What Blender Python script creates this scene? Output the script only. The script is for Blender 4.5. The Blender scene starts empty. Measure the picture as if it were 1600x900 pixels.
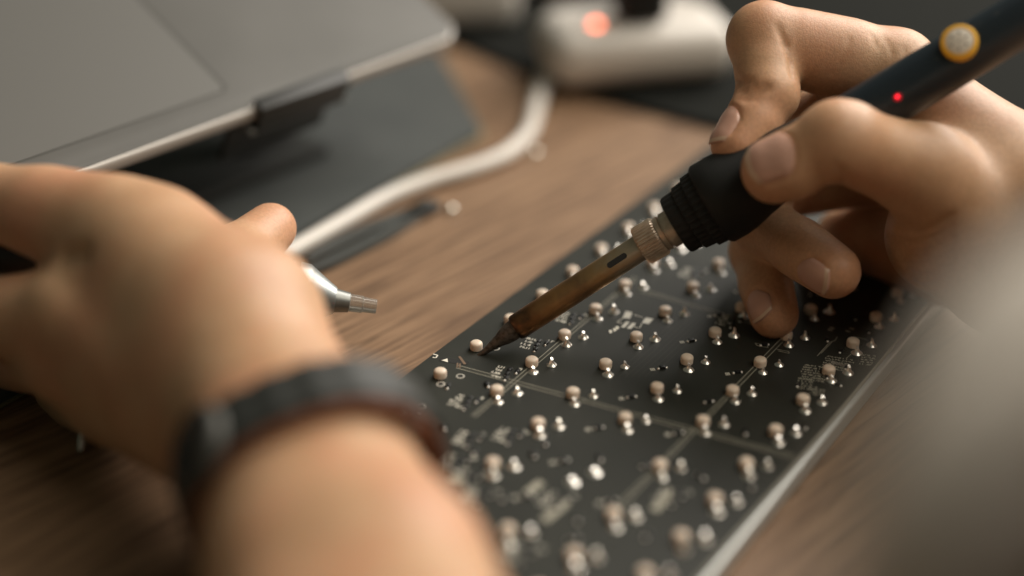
import bpy, bmesh, math, random
import numpy as np
from mathutils import Vector, Matrix

# ------------------------------------------------------------------ camera, light, exposure
scn = bpy.context.scene
COL = scn.collection
# camera recovered from the 19.05 mm key grid of the circuit board (millimetres, then metres)
CAM_POS = np.array([-284.06, -226.21, 255.83])
CAM_ROT = np.array([[0.5421649, -0.8402056, 0.0105681],      # right
                    [-0.4042110, -0.2718128, -0.8733449],    # down
                    [0.7366618, 0.4692252, -0.4869877]])     # forward
FPX = 2423.08                                                # focal length in 1600-px units
cd = bpy.data.cameras.new('camera'); cam = bpy.data.objects.new('camera', cd); COL.objects.link(cam)
M = np.eye(4); M[:3, 0] = CAM_ROT[0]; M[:3, 1] = -CAM_ROT[1]; M[:3, 2] = -CAM_ROT[2]; M[:3, 3] = CAM_POS / 1000
cam.matrix_world = Matrix(M.tolist())
cd.sensor_width = 36; cd.lens = FPX / 1600 * 36
cd.clip_start = 0.01; cd.clip_end = 50
cd.dof.use_dof = True; cd.dof.focus_distance = 0.470; cd.dof.aperture_fstop = 2.0
cd.dof.aperture_blades = 8; cd.dof.aperture_rotation = 0.3
scn.camera = cam

world = bpy.data.worlds.new('World'); scn.world = world; world.use_nodes = True
bg = world.node_tree.nodes['Background']
bg.inputs[0].default_value = (0.90, 1.0, 0.76, 1); bg.inputs[1].default_value = 0.072

def area(name, loc, target, size, power, color, sy=None):
    l = bpy.data.lights.new(name, 'AREA'); l.energy = power; l.color = color
    l.shape = 'RECTANGLE'; l.size = size; l.size_y = sy or size
    o = bpy.data.objects.new(name, l); COL.objects.link(o); o.location = loc
    o.rotation_euler = (Vector(target) - Vector(loc)).to_track_quat('-Z', 'Y').to_euler()
    return o
# one broad window, to the right and behind the desk, and an added fill lamp high on the right
RIGHT = np.array([0.54, -0.84, 0.0]); FWD = np.array([0.843, 0.537, 0.0])
wpos = np.array([0.08, 0.0, 0.0]) + 0.85 * RIGHT + 0.80 * FWD + np.array([0, 0, 0.95])
area('window_light', wpos.tolist(), (0.05, 0.0, 0.02), 1.15, 42, (1.0, 0.94, 0.86), 1.25)
cpos = np.array([0.05, 0.0, 0.0]) + 0.70 * RIGHT - 0.22 * FWD + np.array([0, 0, 1.05])
area('fill_light', cpos.tolist(), (0.08, -0.02, 0), 0.8, 7.5, (1.0, 0.92, 0.78))

scn.view_settings.view_transform = 'Standard'; scn.view_settings.look = 'None'
scn.view_settings.exposure = 0.0; scn.view_settings.gamma = 1.0
scn.cycles.use_denoising = True
scn.cycles.max_bounces = 8
scn.cycles.sample_clamp_indirect = 6

random.seed(7); rng = np.random.default_rng(7)

# ------------------------------------------------------------------ coordinates
def cc(px, py, d):            # camera-space mm (x right, y down, z forward) of a picture point at depth d
    return np.array([(px - 800) / FPX * d, (py - 450) / FPX * d, d])
def c2w(c):                   # camera mm -> world metres
    return (CAM_POS + np.asarray(c) @ CAM_ROT) / 1000
def W(px, py, d):
    return c2w(cc(px, py, d))
def onz(px, py, z):           # picture point on the level z (mm) -> world metres
    d = cc(px, py, 1.0) @ CAM_ROT
    s = (z - CAM_POS[2]) / d[2]
    return (CAM_POS + s * d) / 1000
def V(*a): return np.array(a, float)
def unit(v): v = np.asarray(v, float); return v / np.linalg.norm(v)

# ------------------------------------------------------------------ materials
MATS = {}
def mat(name, col, rough=0.5, metal=0.0, spec=0.5, noise=None, bump=None, coat=0, emit=None, trans=0, rvar=None, sss=0):
    m = bpy.data.materials.new(name); m.use_nodes = True
    nt = m.node_tree; b = nt.nodes['Principled BSDF']
    b.inputs['Base Color'].default_value = (*col, 1); b.inputs['Roughness'].default_value = rough
    b.inputs['Metallic'].default_value = metal; b.inputs['Specular IOR Level'].default_value = spec
    b.inputs['Coat Weight'].default_value = coat; b.inputs['Transmission Weight'].default_value = trans
    if sss:
        b.inputs['Subsurface Weight'].default_value = sss; b.inputs['Subsurface Radius'].default_value = (1, .6, .4)
        b.inputs['Subsurface Scale'].default_value = 0.001
    if emit:
        b.inputs['Emission Color'].default_value = (*emit[0], 1); b.inputs['Emission Strength'].default_value = emit[1]
    tc = nt.nodes.new('ShaderNodeTexCoord')
    if noise:                  # (scale, second colour, amount low, amount high)
        n = nt.nodes.new('ShaderNodeTexNoise'); n.inputs['Scale'].default_value = noise[0]; n.inputs['Detail'].default_value = 6
        nt.links.new(tc.outputs['Object'], n.inputs['Vector'])
        r = nt.nodes.new('ShaderNodeValToRGB'); r.color_ramp.elements[0].position = noise[2]; r.color_ramp.elements[1].position = noise[3]
        r.color_ramp.elements[0].color = (*col, 1); r.color_ramp.elements[1].color = (*noise[1], 1)
        nt.links.new(n.outputs['Fac'], r.inputs['Fac']); nt.links.new(r.outputs['Color'], b.inputs['Base Color'])
        if rvar:
            mr = nt.nodes.new('ShaderNodeMapRange'); mr.inputs['To Min'].default_value = rvar[0]; mr.inputs['To Max'].default_value = rvar[1]
            nt.links.new(n.outputs['Fac'], mr.inputs['Value']); nt.links.new(mr.outputs['Result'], b.inputs['Roughness'])
    if bump:                   # (scale, strength, distance m)
        n = nt.nodes.new('ShaderNodeTexNoise'); n.inputs['Scale'].default_value = bump[0]; n.inputs['Detail'].default_value = 4
        nt.links.new(tc.outputs['Object'], n.inputs['Vector'])
        bp_ = nt.nodes.new('ShaderNodeBump'); bp_.inputs['Strength'].default_value = bump[1]; bp_.inputs['Distance'].default_value = bump[2]
        nt.links.new(n.outputs['Fac'], bp_.inputs['Height']); nt.links.new(bp_.outputs['Normal'], b.inputs['Normal'])
    MATS[name] = m
    return m

mat('soldermask', (0.019, 0.020, 0.016), 0.46, spec=0.28, noise=(40, (0.026, 0.027, 0.021), .35, .7), bump=(2500, .15, .00003), rvar=(.42, .54))
mat('laminate_edge', (0.30, 0.29, 0.24), 0.5)
mat('aluminium', (0.50, 0.51, 0.49), 0.42, metal=0.35, bump=(1500, .1, .00003))
mat('post_plastic', (0.74, 0.61, 0.49), 0.42, sss=0.2)
mat('solder', (0.88, 0.84, 0.78), 0.30, metal=0.92, bump=(900, .25, .00008))
mat('silkscreen', (0.78, 0.74, 0.63), 0.6)
mat('silkscreen_dim', (0.36, 0.34, 0.27), 0.6)
mat('trace_copper', (0.038, 0.037, 0.028), 0.45, spec=.3)
mat('pad_tin', (0.70, 0.66, 0.58), 0.35, metal=0.6)
mat('chip_black', (0.008, 0.008, 0.008), 0.4)
mat('hole_dark', (0.008, 0.007, 0.005), 0.8)
mat('slot_inside', (0.16, 0.10, 0.06), 0.7)
mat('black_rubber', (0.0125, 0.0125, 0.0115), 0.62, spec=0.3, bump=(1500, .2, .00005))
mat('handle_plastic', (0.012, 0.019, 0.026), 0.38, spec=0.5, bump=(2600, .12, .00003))
mat('nut_metal', (0.68, 0.57, 0.46), 0.36, metal=0.7, noise=(500, (0.54, 0.43, 0.33), .4, .7))
mat('tip_metal', (0.115, 0.095, 0.078), 0.55, metal=0.7, noise=(700, (0.05, 0.04, 0.03), .45, .65), bump=(1500, .5, .0001))
mat('button_yellow', (0.85, 0.45, 0.03), 0.45)
mat('button_grey', (0.70, 0.62, 0.52), 0.5)
mat('button_pip', (0.12, 0.10, 0.08), 0.6)
mat('faint_print', (0.035, 0.040, 0.042), 0.5)
mat('red_led', (0.6, 0.01, 0.03), 0.3, emit=((1.0, 0.015, 0.03), 2.6))
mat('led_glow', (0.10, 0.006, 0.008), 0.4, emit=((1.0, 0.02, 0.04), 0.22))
mat('switch_light', (0.8, 0.15, 0.05), 0.3, emit=((1.0, 0.20, 0.09), 6.0))
mat('laptop_metal', (0.098, 0.094, 0.086), 0.6, metal=0.1, spec=.25, noise=(16, (0.084, 0.081, 0.074), .35, .7), rvar=(.5, .68), bump=(4000, .1, .00002))
mat('laptop_edge', (0.46, 0.43, 0.395), 0.42, metal=0.3)  # edge highlight put into the colour, paler than the deck metal
mat('touchpad_glass', (0.112, 0.108, 0.099), 0.5, metal=0.1, spec=.3)
mat('groove', (0.05, 0.047, 0.04), 0.7)
mat('stand_black', (0.014, 0.014, 0.012), 0.5)
mat('mat_grey', (0.066, 0.071, 0.068), 0.62, noise=(60, (0.053, 0.058, 0.057), .3, .7), bump=(900, .2, .0001))
mat('mat_rim', (0.22, 0.19, 0.10), 0.6)  # lens colour fringe put into a yellowish rim colour
mat('mat_black', (0.007, 0.0075, 0.006), 0.9, spec=0.1, bump=(700, .3, .0001))
mat('white_plastic', (0.62, 0.575, 0.525), 0.45)
mat('white_cable', (0.66, 0.615, 0.56), 0.45, sss=.1)
mat('cardboard', (0.33, 0.20, 0.11), 0.8)
mat('steel_dark', (0.22, 0.225, 0.215), 0.38, metal=0.7)
mat('tweezer_steel', (0.10, 0.105, 0.10), 0.42, metal=0.5)
mat('pump_metal', (0.34, 0.36, 0.355), 0.38, metal=0.9)
mat('pump_black', (0.014, 0.015, 0.014), 0.5)
mat('pump_ring', (0.62, 0.45, 0.42), 0.4)
mat('silicone', (0.66, 0.65, 0.61), 0.18, trans=0.85)
mat('strap', (0.024, 0.025, 0.022), 0.55, bump=(700, .4, .0002))
mat('strap_lining', (0.17, 0.052, 0.018), 0.6)
mat('watch_metal', (0.06, 0.058, 0.05), 0.55, metal=0.4)
mat('watch_glass', (0.02, 0.02, 0.02), 0.1)
mat('sleeve_cloth', (0.74, 0.66, 0.57), 0.9, bump=(1200, .5, .0004))
mat('lead_wire', (0.70, 0.66, 0.58), 0.25, metal=1.0)

def tube_metal():
    """Nickel sleeve of the iron, heat-tinted brown and gold towards the tip."""
    m = mat('sleeve_metal', (0.3, 0.2, 0.1), 0.34, metal=0.95, bump=(900, .12, .00005))
    nt = m.node_tree; b = nt.nodes['Principled BSDF']
    at = nt.nodes.new('ShaderNodeAttribute'); at.attribute_name = 'along'
    n = nt.nodes.new('ShaderNodeTexNoise'); n.inputs['Scale'].default_value = 260; n.inputs['Detail'].default_value = 8
    tc = nt.nodes.new('ShaderNodeTexCoord'); nt.links.new(tc.outputs['Object'], n.inputs['Vector'])
    ma = nt.nodes.new('ShaderNodeMath'); ma.operation = 'MULTIPLY_ADD'; ma.inputs[1].default_value = 0.30; ma.inputs[2].default_value = -0.15
    nt.links.new(n.outputs['Fac'], ma.inputs[0])
    ad = nt.nodes.new('ShaderNodeMath'); ad.operation = 'ADD'
    nt.links.new(at.outputs['Fac'], ad.inputs[0]); nt.links.new(ma.outputs[0], ad.inputs[1])
    r = nt.nodes.new('ShaderNodeValToRGB'); e = r.color_ramp.elements
    e[0].position = 0.0; e[0].color = (0.07, 0.045, 0.03, 1)
    e[1].position = 1.0; e[1].color = (0.52, 0.42, 0.33, 1)
    for p, c in ((0.10, (0.26, 0.12, 0.05)), (0.32, (0.46, 0.24, 0.10)), (0.45, (0.32, 0.18, 0.09)), (0.62, (0.50, 0.30, 0.14)), (0.8, (0.55, 0.42, 0.29))):
        q = e.new(p); q.color = (*c, 1)
    nt.links.new(ad.outputs[0], r.inputs['Fac']); nt.links.new(r.outputs['Color'], b.inputs['Base Color'])
    return m
tube_metal()

def wood():
    m = bpy.data.materials.new('walnut'); m.use_nodes = True; MATS['walnut'] = m
    nt = m.node_tree; L = nt.links.new; N = nt.nodes.new; b = nt.nodes['Principled BSDF']
    tc = N('ShaderNodeTexCoord'); mp = N('ShaderNodeMapping'); mp.inputs['Rotation'].default_value = (0, 0, math.radians(11))
    L(tc.outputs['Object'], mp.inputs['Vector'])
    def stretched(sx, sy, detail, dist=0.0):
        s = N('ShaderNodeMapping'); s.inputs['Scale'].default_value = (sx, sy, 1); L(mp.outputs['Vector'], s.inputs['Vector'])
        n = N('ShaderNodeTexNoise'); n.inputs['Scale'].default_value = 1; n.inputs['Detail'].default_value = detail
        n.inputs['Distortion'].default_value = dist; L(s.outputs['Vector'], n.inputs['Vector']); return n
    broad = stretched(3.0, 28, 5, .6); fine = stretched(22, 420, 6); pores = stretched(40, 900, 3)
    r = N('ShaderNodeValToRGB'); e = r.color_ramp.elements
    e[0].position = .35; e[0].color = (0.105, 0.057, 0.032, 1); e[1].position = .68; e[1].color = (0.320, 0.200, 0.118, 1)
    q = e.new(.5); q.color = (0.232, 0.138, 0.078, 1)
    mx = N('ShaderNodeMix'); mx.data_type = 'FLOAT'; mx.inputs[0].default_value = .72
    L(broad.outputs['Fac'], mx.inputs[2]); L(fine.outputs['Fac'], mx.inputs[3]); L(mx.outputs[0], r.inputs['Fac'])
    pr = N('ShaderNodeValToRGB'); pr.color_ramp.elements[0].position = .30; pr.color_ramp.elements[0].color = (.42, .40, .38, 1)
    pr.color_ramp.elements[1].position = .47; pr.color_ramp.elements[1].color = (1, 1, 1, 1); L(pores.outputs['Fac'], pr.inputs['Fac'])
    mm = N('ShaderNodeMix'); mm.data_type = 'RGBA'; mm.blend_type = 'MULTIPLY'; mm.inputs[0].default_value = 1
    L(r.outputs['Color'], mm.inputs[6]); L(pr.outputs['Color'], mm.inputs[7]); L(mm.outputs[2], b.inputs['Base Color'])
    b.inputs['Roughness'].default_value = .5; b.inputs['Specular IOR Level'].default_value = .4
    bu = N('ShaderNodeBump'); bu.inputs['Strength'].default_value = .5; bu.inputs['Distance'].default_value = .00025
    L(fine.outputs['Fac'], bu.inputs['Height']); L(bu.outputs['Normal'], b.inputs['Normal'])
wood()

def skin():
    m = bpy.data.materials.new('skin'); m.use_nodes = True; MATS['skin'] = m
    nt = m.node_tree; L = nt.links.new; N = nt.nodes.new; b = nt.nodes['Principled BSDF']
    tc = N('ShaderNodeTexCoord')
    n = N('ShaderNodeTexNoise'); n.inputs['Scale'].default_value = 75; n.inputs['Detail'].default_value = 5; L(tc.outputs['Object'], n.inputs['Vector'])
    r = N('ShaderNodeValToRGB'); e = r.color_ramp.elements
    e[0].position = .3; e[0].color = (0.49, 0.280, 0.155, 1); e[1].position = .72; e[1].color = (0.58, 0.355, 0.21, 1)
    L(n.outputs['Fac'], r.inputs['Fac'])
    n3 = N('ShaderNodeTexNoise'); n3.inputs['Scale'].default_value = 32; n3.inputs['Detail'].default_value = 3; L(tc.outputs['Object'], n3.inputs['Vector'])
    n4 = N('ShaderNodeTexNoise'); n4.inputs['Scale'].default_value = 900; n4.inputs['Detail'].default_value = 2; L(tc.outputs['Object'], n4.inputs['Vector'])
    at = N('ShaderNodeAttribute'); at.attribute_name = 'flush'           # redder at finger pads and knuckles
    mx = N('ShaderNodeMix'); mx.data_type = 'RGBA'; mx.inputs[7].default_value = (0.60, 0.255, 0.15, 1)
    fm = N('ShaderNodeMapRange'); fm.inputs['From Min'].default_value = .45; fm.inputs['From Max'].default_value = .75; fm.inputs['To Max'].default_value = .6; L(n3.outputs['Fac'], fm.inputs['Value'])
    fa = N('ShaderNodeMath'); fa.operation = 'MAXIMUM'; L(fm.outputs['Result'], fa.inputs[0]); L(at.outputs['Fac'], fa.inputs[1])
    sp = N('ShaderNodeMapRange'); sp.inputs['From Min'].default_value = .35; sp.inputs['From Max'].default_value = .65; sp.inputs['To Min'].default_value = .92; sp.inputs['To Max'].default_value = 1.05; L(n4.outputs['Fac'], sp.inputs['Value'])
    sc = N('ShaderNodeVectorMath'); sc.operation = 'SCALE'; L(mx.outputs[2], sc.inputs[0]); L(sp.outputs['Result'], sc.inputs['Scale'])
    L(fa.outputs[0], mx.inputs[0]); L(r.outputs['Color'], mx.inputs[6]); L(sc.outputs[0], b.inputs['Base Color'])
    b.inputs['Roughness'].default_value = .46; b.inputs['Specular IOR Level'].default_value = .42
    b.inputs['Subsurface Weight'].default_value = .25; b.inputs['Subsurface Radius'].default_value = (1, .42, .22); b.inputs['Subsurface Scale'].default_value = .0035
    v = N('ShaderNodeTexVoronoi'); v.feature = 'DISTANCE_TO_EDGE'; v.inputs['Scale'].default_value = 1050; 
    n2 = N('ShaderNodeTexNoise'); n2.inputs['Scale'].default_value = 420; n2.inputs['Detail'].default_value = 6; L(tc.outputs['Object'], n2.inputs['Vector'])
    ws = N('ShaderNodeMix'); ws.data_type = 'VECTOR'; ws.inputs[0].default_value = .0012
    L(tc.outputs['Object'], ws.inputs[4]); L(n2.outputs['Color'], ws.inputs[5]); L(ws.outputs[1], v.inputs['Vector'])
    cl = N('ShaderNodeMapRange'); cl.inputs['From Max'].default_value = .14; L(v.outputs['Distance'], cl.inputs['Value'])
    ad = N('ShaderNodeMath'); ad.operation = 'MULTIPLY_ADD'; ad.inputs[1].default_value = .35; L(n2.outputs['Fac'], ad.inputs[2]); L(cl.outputs['Result'], ad.inputs[0])
    bu = N('ShaderNodeBump'); bu.inputs['Strength'].default_value = .5; bu.inputs['Distance'].default_value = .00016
    L(ad.outputs[0], bu.inputs['Height']); L(bu.outputs['Normal'], b.inputs['Normal'])
skin()
mat('fingernail', (0.56, 0.33, 0.25), 0.26, spec=.5, sss=.2, bump=(500, .12, .0001))
mat('nail_edge', (0.62, 0.45, 0.32), 0.4)

# ------------------------------------------------------------------ object helpers
WORLD_AT = {}
def origin(o): return WORLD_AT.get(o.name, np.zeros(3)) if o else np.zeros(3)
def thing(name, label, cat, loc, group=None):
    o = bpy.data.objects.new(name, None); COL.objects.link(o); o.empty_display_size = .01
    o.location = tuple(loc); WORLD_AT[o.name] = np.asarray(loc, float)
    o['label'] = label; o['category'] = cat
    if group: o['group'] = group
    return o
def mesh_data(name, verts, faces, m, smooth=40):
    me = bpy.data.meshes.new(name); me.from_pydata([tuple(map(float, v)) for v in verts], [], [tuple(int(i) for i in f) for f in faces]); me.update()
    for x in (m if isinstance(m, (list, tuple)) else [m]): me.materials.append(MATS[x])
    if smooth:
        me.polygons.foreach_set('use_smooth', [True] * len(me.polygons)); me.set_sharp_from_angle(angle=math.radians(smooth))
    return me
def mk(name, vf, m, parent=None, smooth=40, at=None, label=None, cat=None, group=None, kind=None):
    """World-space vertices -> one object; its origin at the parent's origin (or at `at`)."""
    verts, faces = vf; verts = np.asarray(verts, float)
    o0 = origin(parent) if parent else (np.asarray(at, float) if at is not None else np.array([*verts[:, :2].mean(0), verts[:, 2].min()]))
    me = mesh_data(name, verts - o0, faces, m, smooth)
    o = bpy.data.objects.new(name, me); COL.objects.link(o)
    if parent: o.parent = parent
    else: o.location = tuple(o0)
    WORLD_AT[o.name] = o0
    for k, v in (('label', label), ('category', cat), ('group', group), ('kind', kind)):
        if v: o[k] = v
    return o
def place(name, me, parent, loc, rotz=0.0, scale=None):
    o = bpy.data.objects.new(name, me); COL.objects.link(o); o.parent = parent
    o.location = tuple(np.asarray(loc) - origin(parent)); o.rotation_euler = (0, 0, rotz)
    if scale is not None: o.scale = scale
    WORLD_AT[o.name] = np.asarray(loc, float)
    return o
def join(*vfs):
    V_, F_ = [], []; n = 0
    for v, f in vfs:
        V_.append(np.asarray(v, float)); F_ += [tuple(i + n for i in q) for q in f]; n += len(v)
    return np.vstack(V_), F_
def frame(d, hint=(0, 0, 1)):
    d = unit(d); h = np.asarray(hint, float)
    if abs(d @ h) > .97: h = np.array([1., 0, 0])
    u = unit(h - d * (d @ h)); return u, np.cross(d, u), d
def lathe(a, d, prof, n=32, hint=(0, 0, 1), wob=None):
    """Profile [(t, r)] along direction d from a; closed with caps."""
    u, v, d = frame(d, hint); vs = []; fs = []
    for i, (t, r) in enumerate(prof):
        for k in range(n):
            th = 2 * math.pi * k / n; rr = r * (wob(i, k) if wob else 1)
            vs.append(a + d * t + (u * math.cos(th) + v * math.sin(th)) * rr)
    for i in range(len(prof) - 1):
        for k in range(n):
            k2 = (k + 1) % n; fs.append((i * n + k, i * n + k2, (i + 1) * n + k2, (i + 1) * n + k))
    fs.append(tuple(range(n))[::-1]); m = (len(prof) - 1) * n; fs.append(tuple(range(m, m + n)))
    return np.array(vs), fs
def tube(pts, r, n=14, caps=True):
    pts = np.asarray(pts, float); rs = np.broadcast_to(np.asarray(r, float), (len(pts),)); vs = []; fs = []
    u = None
    for i, p in enumerate(pts):
        d = unit(pts[min(i + 1, len(pts) - 1)] - pts[max(i - 1, 0)])
        u = frame(d)[0] if u is None else unit(u - d * (u @ d)); v = np.cross(d, u)
        for k in range(n):
            th = 2 * math.pi * k / n; vs.append(p + (u * math.cos(th) + v * math.sin(th)) * rs[i])
    for i in range(len(pts) - 1):
        for k in range(n): fs.append((i * n + k, i * n + (k + 1) % n, (i + 1) * n + (k + 1) % n, (i + 1) * n + k))
    if caps: fs.append(tuple(range(n))[::-1]); m = (len(pts) - 1) * n; fs.append(tuple(range(m, m + n)))
    return np.array(vs), fs
def spline(pts, n=12):
    P = np.asarray(pts, float); P = np.vstack([2 * P[0] - P[1], P, 2 * P[-1] - P[-2]]); out = []
    for i in range(1, len(P) - 2):
        for t in np.linspace(0, 1, n, endpoint=False):
            a, b, c, d = P[i - 1:i + 3]
            out.append(.5 * (2 * b + (c - a) * t + (2 * a - 5 * b + 4 * c - d) * t * t + (3 * b - a - 3 * c + d) * t ** 3))
    out.append(P[-2]); return np.array(out)
def prism(poly, z0, z1, bevel=0.0, seg=2):
    bm = bmesh.new(); f = bm.faces.new([bm.verts.new((p[0], p[1], z0)) for p in poly])
    ex = bmesh.ops.extrude_face_region(bm, geom=[f]); bmesh.ops.translate(bm, verts=[v for v in ex['geom'] if isinstance(v, bmesh.types.BMVert)], vec=(0, 0, z1 - z0))
    bmesh.ops.recalc_face_normals(bm, faces=bm.faces)
    if bevel: bmesh.ops.bevel(bm, geom=list(bm.edges), offset=bevel, segments=seg, affect='EDGES', profile=.5)
    bm.verts.index_update(); vf = (np.array([v.co[:] for v in bm.verts]), [tuple(v.index for v in f.verts) for f in bm.faces]); bm.free()
    return vf
def rrect(w, h, r, n=6, c=(0, 0)):
    out = []
    for sx, sy, a0 in ((1, 1, 0), (-1, 1, 90), (-1, -1, 180), (1, -1, 270)):
        for i in range(n + 1):
            a = math.radians(a0 + 90 * i / n); out.append((c[0] + sx * (w / 2 - r) + r * math.cos(a), c[1] + sy * (h / 2 - r) + r * math.sin(a)))
    return out
def xf(vf, o, ex, ey, ez):
    v, f = vf; return np.asarray(o) + np.asarray(v) @ np.array([ex, ey, ez]), f
def box(o, ex, ey, ez, sx, sy, sz, bev=0.0, seg=2):
    """Box centred at o, sizes along the given unit axes."""
    return xf(prism([(-sx / 2, -sy / 2), (sx / 2, -sy / 2), (sx / 2, sy / 2), (-sx / 2, sy / 2)], -sz / 2, sz / 2, bev, seg), o, ex, ey, ez)
EX, EY, EZ = V(1, 0, 0), V(0, 1, 0), V(0, 0, 1)

# ------------------------------------------------------------------ the desk
tabletop = mk('tabletop', prism([(-1.0, -0.9), (1.3, -0.9), (1.3, 1.1), (-1.0, 1.1)], -0.025, 0.0), 'walnut', smooth=0, at=(0, 0, 0), kind='structure')
mk('desk_mat', prism([(0.270, -0.50), (1.25, -0.50), (1.25, 0.9), (0.300, 0.9), (0.292, 0.20), (0.262, 0.085)], 0.0005, 0.003), 'mat_black', smooth=0,
   label='flat black mat covering the far end of the wooden desk', cat='mat')
mt = thing('laptop_mat', 'dark grey mat with a cut corner under the laptop stand', 'mat', (0.1, 0.2, 0))
poly = [(-0.22, 0.112), (0.200, 0.099), (0.204, 0.101), (0.285, 0.185), (0.285, 0.42), (-0.22, 0.42)]
mk('sheet', prism(poly, 0.0012, 0.0036), 'mat_grey', mt, smooth=0)
mk('colour_fringe', prism([(p[0] + .0012 * (1 if p[0] > .1 else -1), p[1] - .001 if p[1] < .3 else p[1]) for p in poly], 0.0004, 0.0012), 'mat_rim', mt, smooth=0)

# ------------------------------------------------------------------ laptop on its tilted stand
LF = V(0.1871, 0.0988, 0.050); lx = -unit(V(0.9875, -0.158, 0)); tilt = math.radians(25)
ly = V(0.158 * math.cos(tilt), 0.9875 * math.cos(tilt), math.sin(tilt)); ly = unit(ly); lz = unit(np.cross(ly, lx)); lz = lz if lz[2] > 0 else -lz
def lap(px, py):
    d = cc(px, py, 1.0) @ CAM_ROT / 1000; c = CAM_POS / 1000
    s = ((LF - c) @ lz) / (d @ lz); q = c + s * d - LF
    return q @ lx, q @ ly
def lapvf(vf): return xf(vf, LF, lx, ly, lz)
laptop = thing('laptop', 'silver grey laptop tilted up on a black stand', 'laptop', LF - V(0, 0, .006))
LW, LD, LT = 0.31, 0.215, 0.0062
def laprect(x0, x1, y0, y1, r): return rrect(x1 - x0, y1 - y0, r, 6, ((x0 + x1) / 2, (y0 + y1) / 2))
n0 = lap(545, 122)[0]; n1 = lap(392, 168)[0]                      # finger scoop between these
base = laprect(0, LW, 0, LD, 0.009)
base = [p for p in base]
# front edge runs from (r,0) on: cut the scoop into it
iy = [i for i, p in enumerate(base) if p[1] < 1e-6]
front = sorted([base[i] for i in iy]); rest = [p for p in base if p[1] >= 1e-6]
ordered = laprect(0, LW, 0, LD, 0.009)
k = [i for i in range(len(ordered)) if ordered[i][1] < 1e-6 and ordered[(i + 1) % len(ordered)][1] < 1e-6]
k = k[0] if k else len(ordered) - 1
a_, b_ = ordered[k], ordered[(k + 1) % len(ordered)]
cut = [(n0, 0), (n0 + .0015, .0012), (n1 - .0015, .0012), (n1, 0)]
if a_[0] > b_[0]: cut = cut[::-1]
poly = ordered[:k + 1] + cut + ordered[k + 1:]
mk('deck', lapvf(prism(poly, -.0009, 0.0, .0004)), 'laptop_metal', laptop, smooth=30)
mk('side_band', lapvf(prism(laprect(-.0014, LW + .0014, -.0014, LD + .0014, .0104), -LT, -.00035, .0018, 4)), 'laptop_edge', laptop, smooth=30)
ta, tb = lap(352, 141)
pad = laprect(ta, ta + .135, tb, tb + .085, .003)
mk('touchpad_groove', lapvf(prism(laprect(ta - .0019, ta + .1361, tb - .0006, tb + .0856, .0035), 0.00002, 0.00006)), 'groove', laptop, smooth=0)
mk('touchpad', lapvf(prism(pad, 0.00004, 0.00022)), 'touchpad_glass', laptop, smooth=0)

stand = thing('laptop_stand', 'black metal stand with a raised front lip holding up the laptop', 'laptop stand', (0.12, 0.2, 0.0036))
e0, e1 = lap(548, 128)[0], lap(398, 166)[0]; em = (e0 + e1) / 2; ew = abs(e1 - e0)
mk('lip', lapvf(box(V(em, -.0031, -.0042), EX, EY, EZ, ew, .0022, .0104, .0005)), 'stand_black', stand)
mk('scoop_dark_bar', lapvf(box(V(em, -.0013, .0013), EX, EY, EZ, ew, .0058, .0012, .0004)), 'stand_black', stand)  # added black bar standing in for the dark scoop recess
mk('lip_ledge', lapvf(box(V(em, .001, -.0098), EX, EY, EZ, ew + .004, .009, .0022, .0005)), 'steel_dark', stand)  # lit front face of the lip put into a paler steel colour
mk('front_plate', lapvf(box(V(em + .003, .0035, -.019), EX, EY, EZ, ew + .006, .0022, .016, .0004)), 'stand_black', stand)
mk('platform', lapvf(box(V(.155, .107, -.0082), EX, EY, EZ, .24, .20, .0024, .0005)), 'stand_black', stand)
for s in (.06, .25):
    top = LF + lx * s + ly * .16 - lz * .0092; foot = V(*(LF + lx * s + ly * .05)[:2], .008)
    d = top - foot; mk('riser', box((top + foot) / 2, lx, unit(np.cross(unit(d), lx)), unit(d), .022, .006, np.linalg.norm(d), .0008), 'stand_black', stand)
fo = LF + lx * .155 + ly * .12; mk('foot_plate', box(V(fo[0], fo[1], .0061), lx, unit(np.cross(EZ, lx)), EZ, .22, .16, .0044, .001), 'stand_black', stand)

# ------------------------------------------------------------------ far end of the desk: strip, adapter, plug, cable
sd = unit(V(0.71, -0.70, 0)); sn = unit(V(0.70, 0.71, 0))
c0 = onz(868, 150, 3) + sd * .041 + sn * .022
ps = thing('power_strip', 'white power strip with a small red light at the far end of the desk', 'power strip', (c0[0], c0[1], .003))
mk('housing', box(c0 + EZ * .0135 - V(0, 0, .0), sd, sn, EZ, .084, .047, .026, .011, 5), 'white_plastic', ps)
top = lambda a, b, z=.0: c0 + sd * a + sn * b + EZ * (.0268 + z)
mk('switch_light', lathe(top(-.021, -.011, -.0006), EZ, [(0, .0022), (.0014, .0022), (.0022, .0013)], 16), 'switch_light', ps)
mk('socket', lathe(top(.020, .004, -.0004), EZ, [(0, .013), (.0009, .013), (.0009, .0115), (.0006, .0114)], 28), 'white_plastic', ps)
pl = thing('mains_plug', 'black plug standing on the white power strip', 'plug', top(.000, -.005))
mk('plug_body', box(top(.000, -.005, .013), sd, sn, EZ, .022, .022, .026, .005, 3), 'black_rubber', pl)
b0 = top(.000, -.005, .024); mk('cord', tube(spline([b0, b0 + V(-.004, .02, .02), b0 + V(.0, .06, .02), b0 + V(.02, .12, -.02)], 8), .003), 'black_rubber', pl)
a0 = onz(735, 66, 3) + V(.03, .03, 0)
ad = thing('power_adapter', 'pale blurred plastic adapter box beyond the laptop corner', 'adapter', (a0[0], a0[1], .003))
mk('housing', box(a0 + EZ * .0135, unit(V(.62, -.78, 0)), unit(V(.78, .62, 0)), EZ, .060, .050, .026, .007, 3), 'white_plastic', ad)
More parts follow.
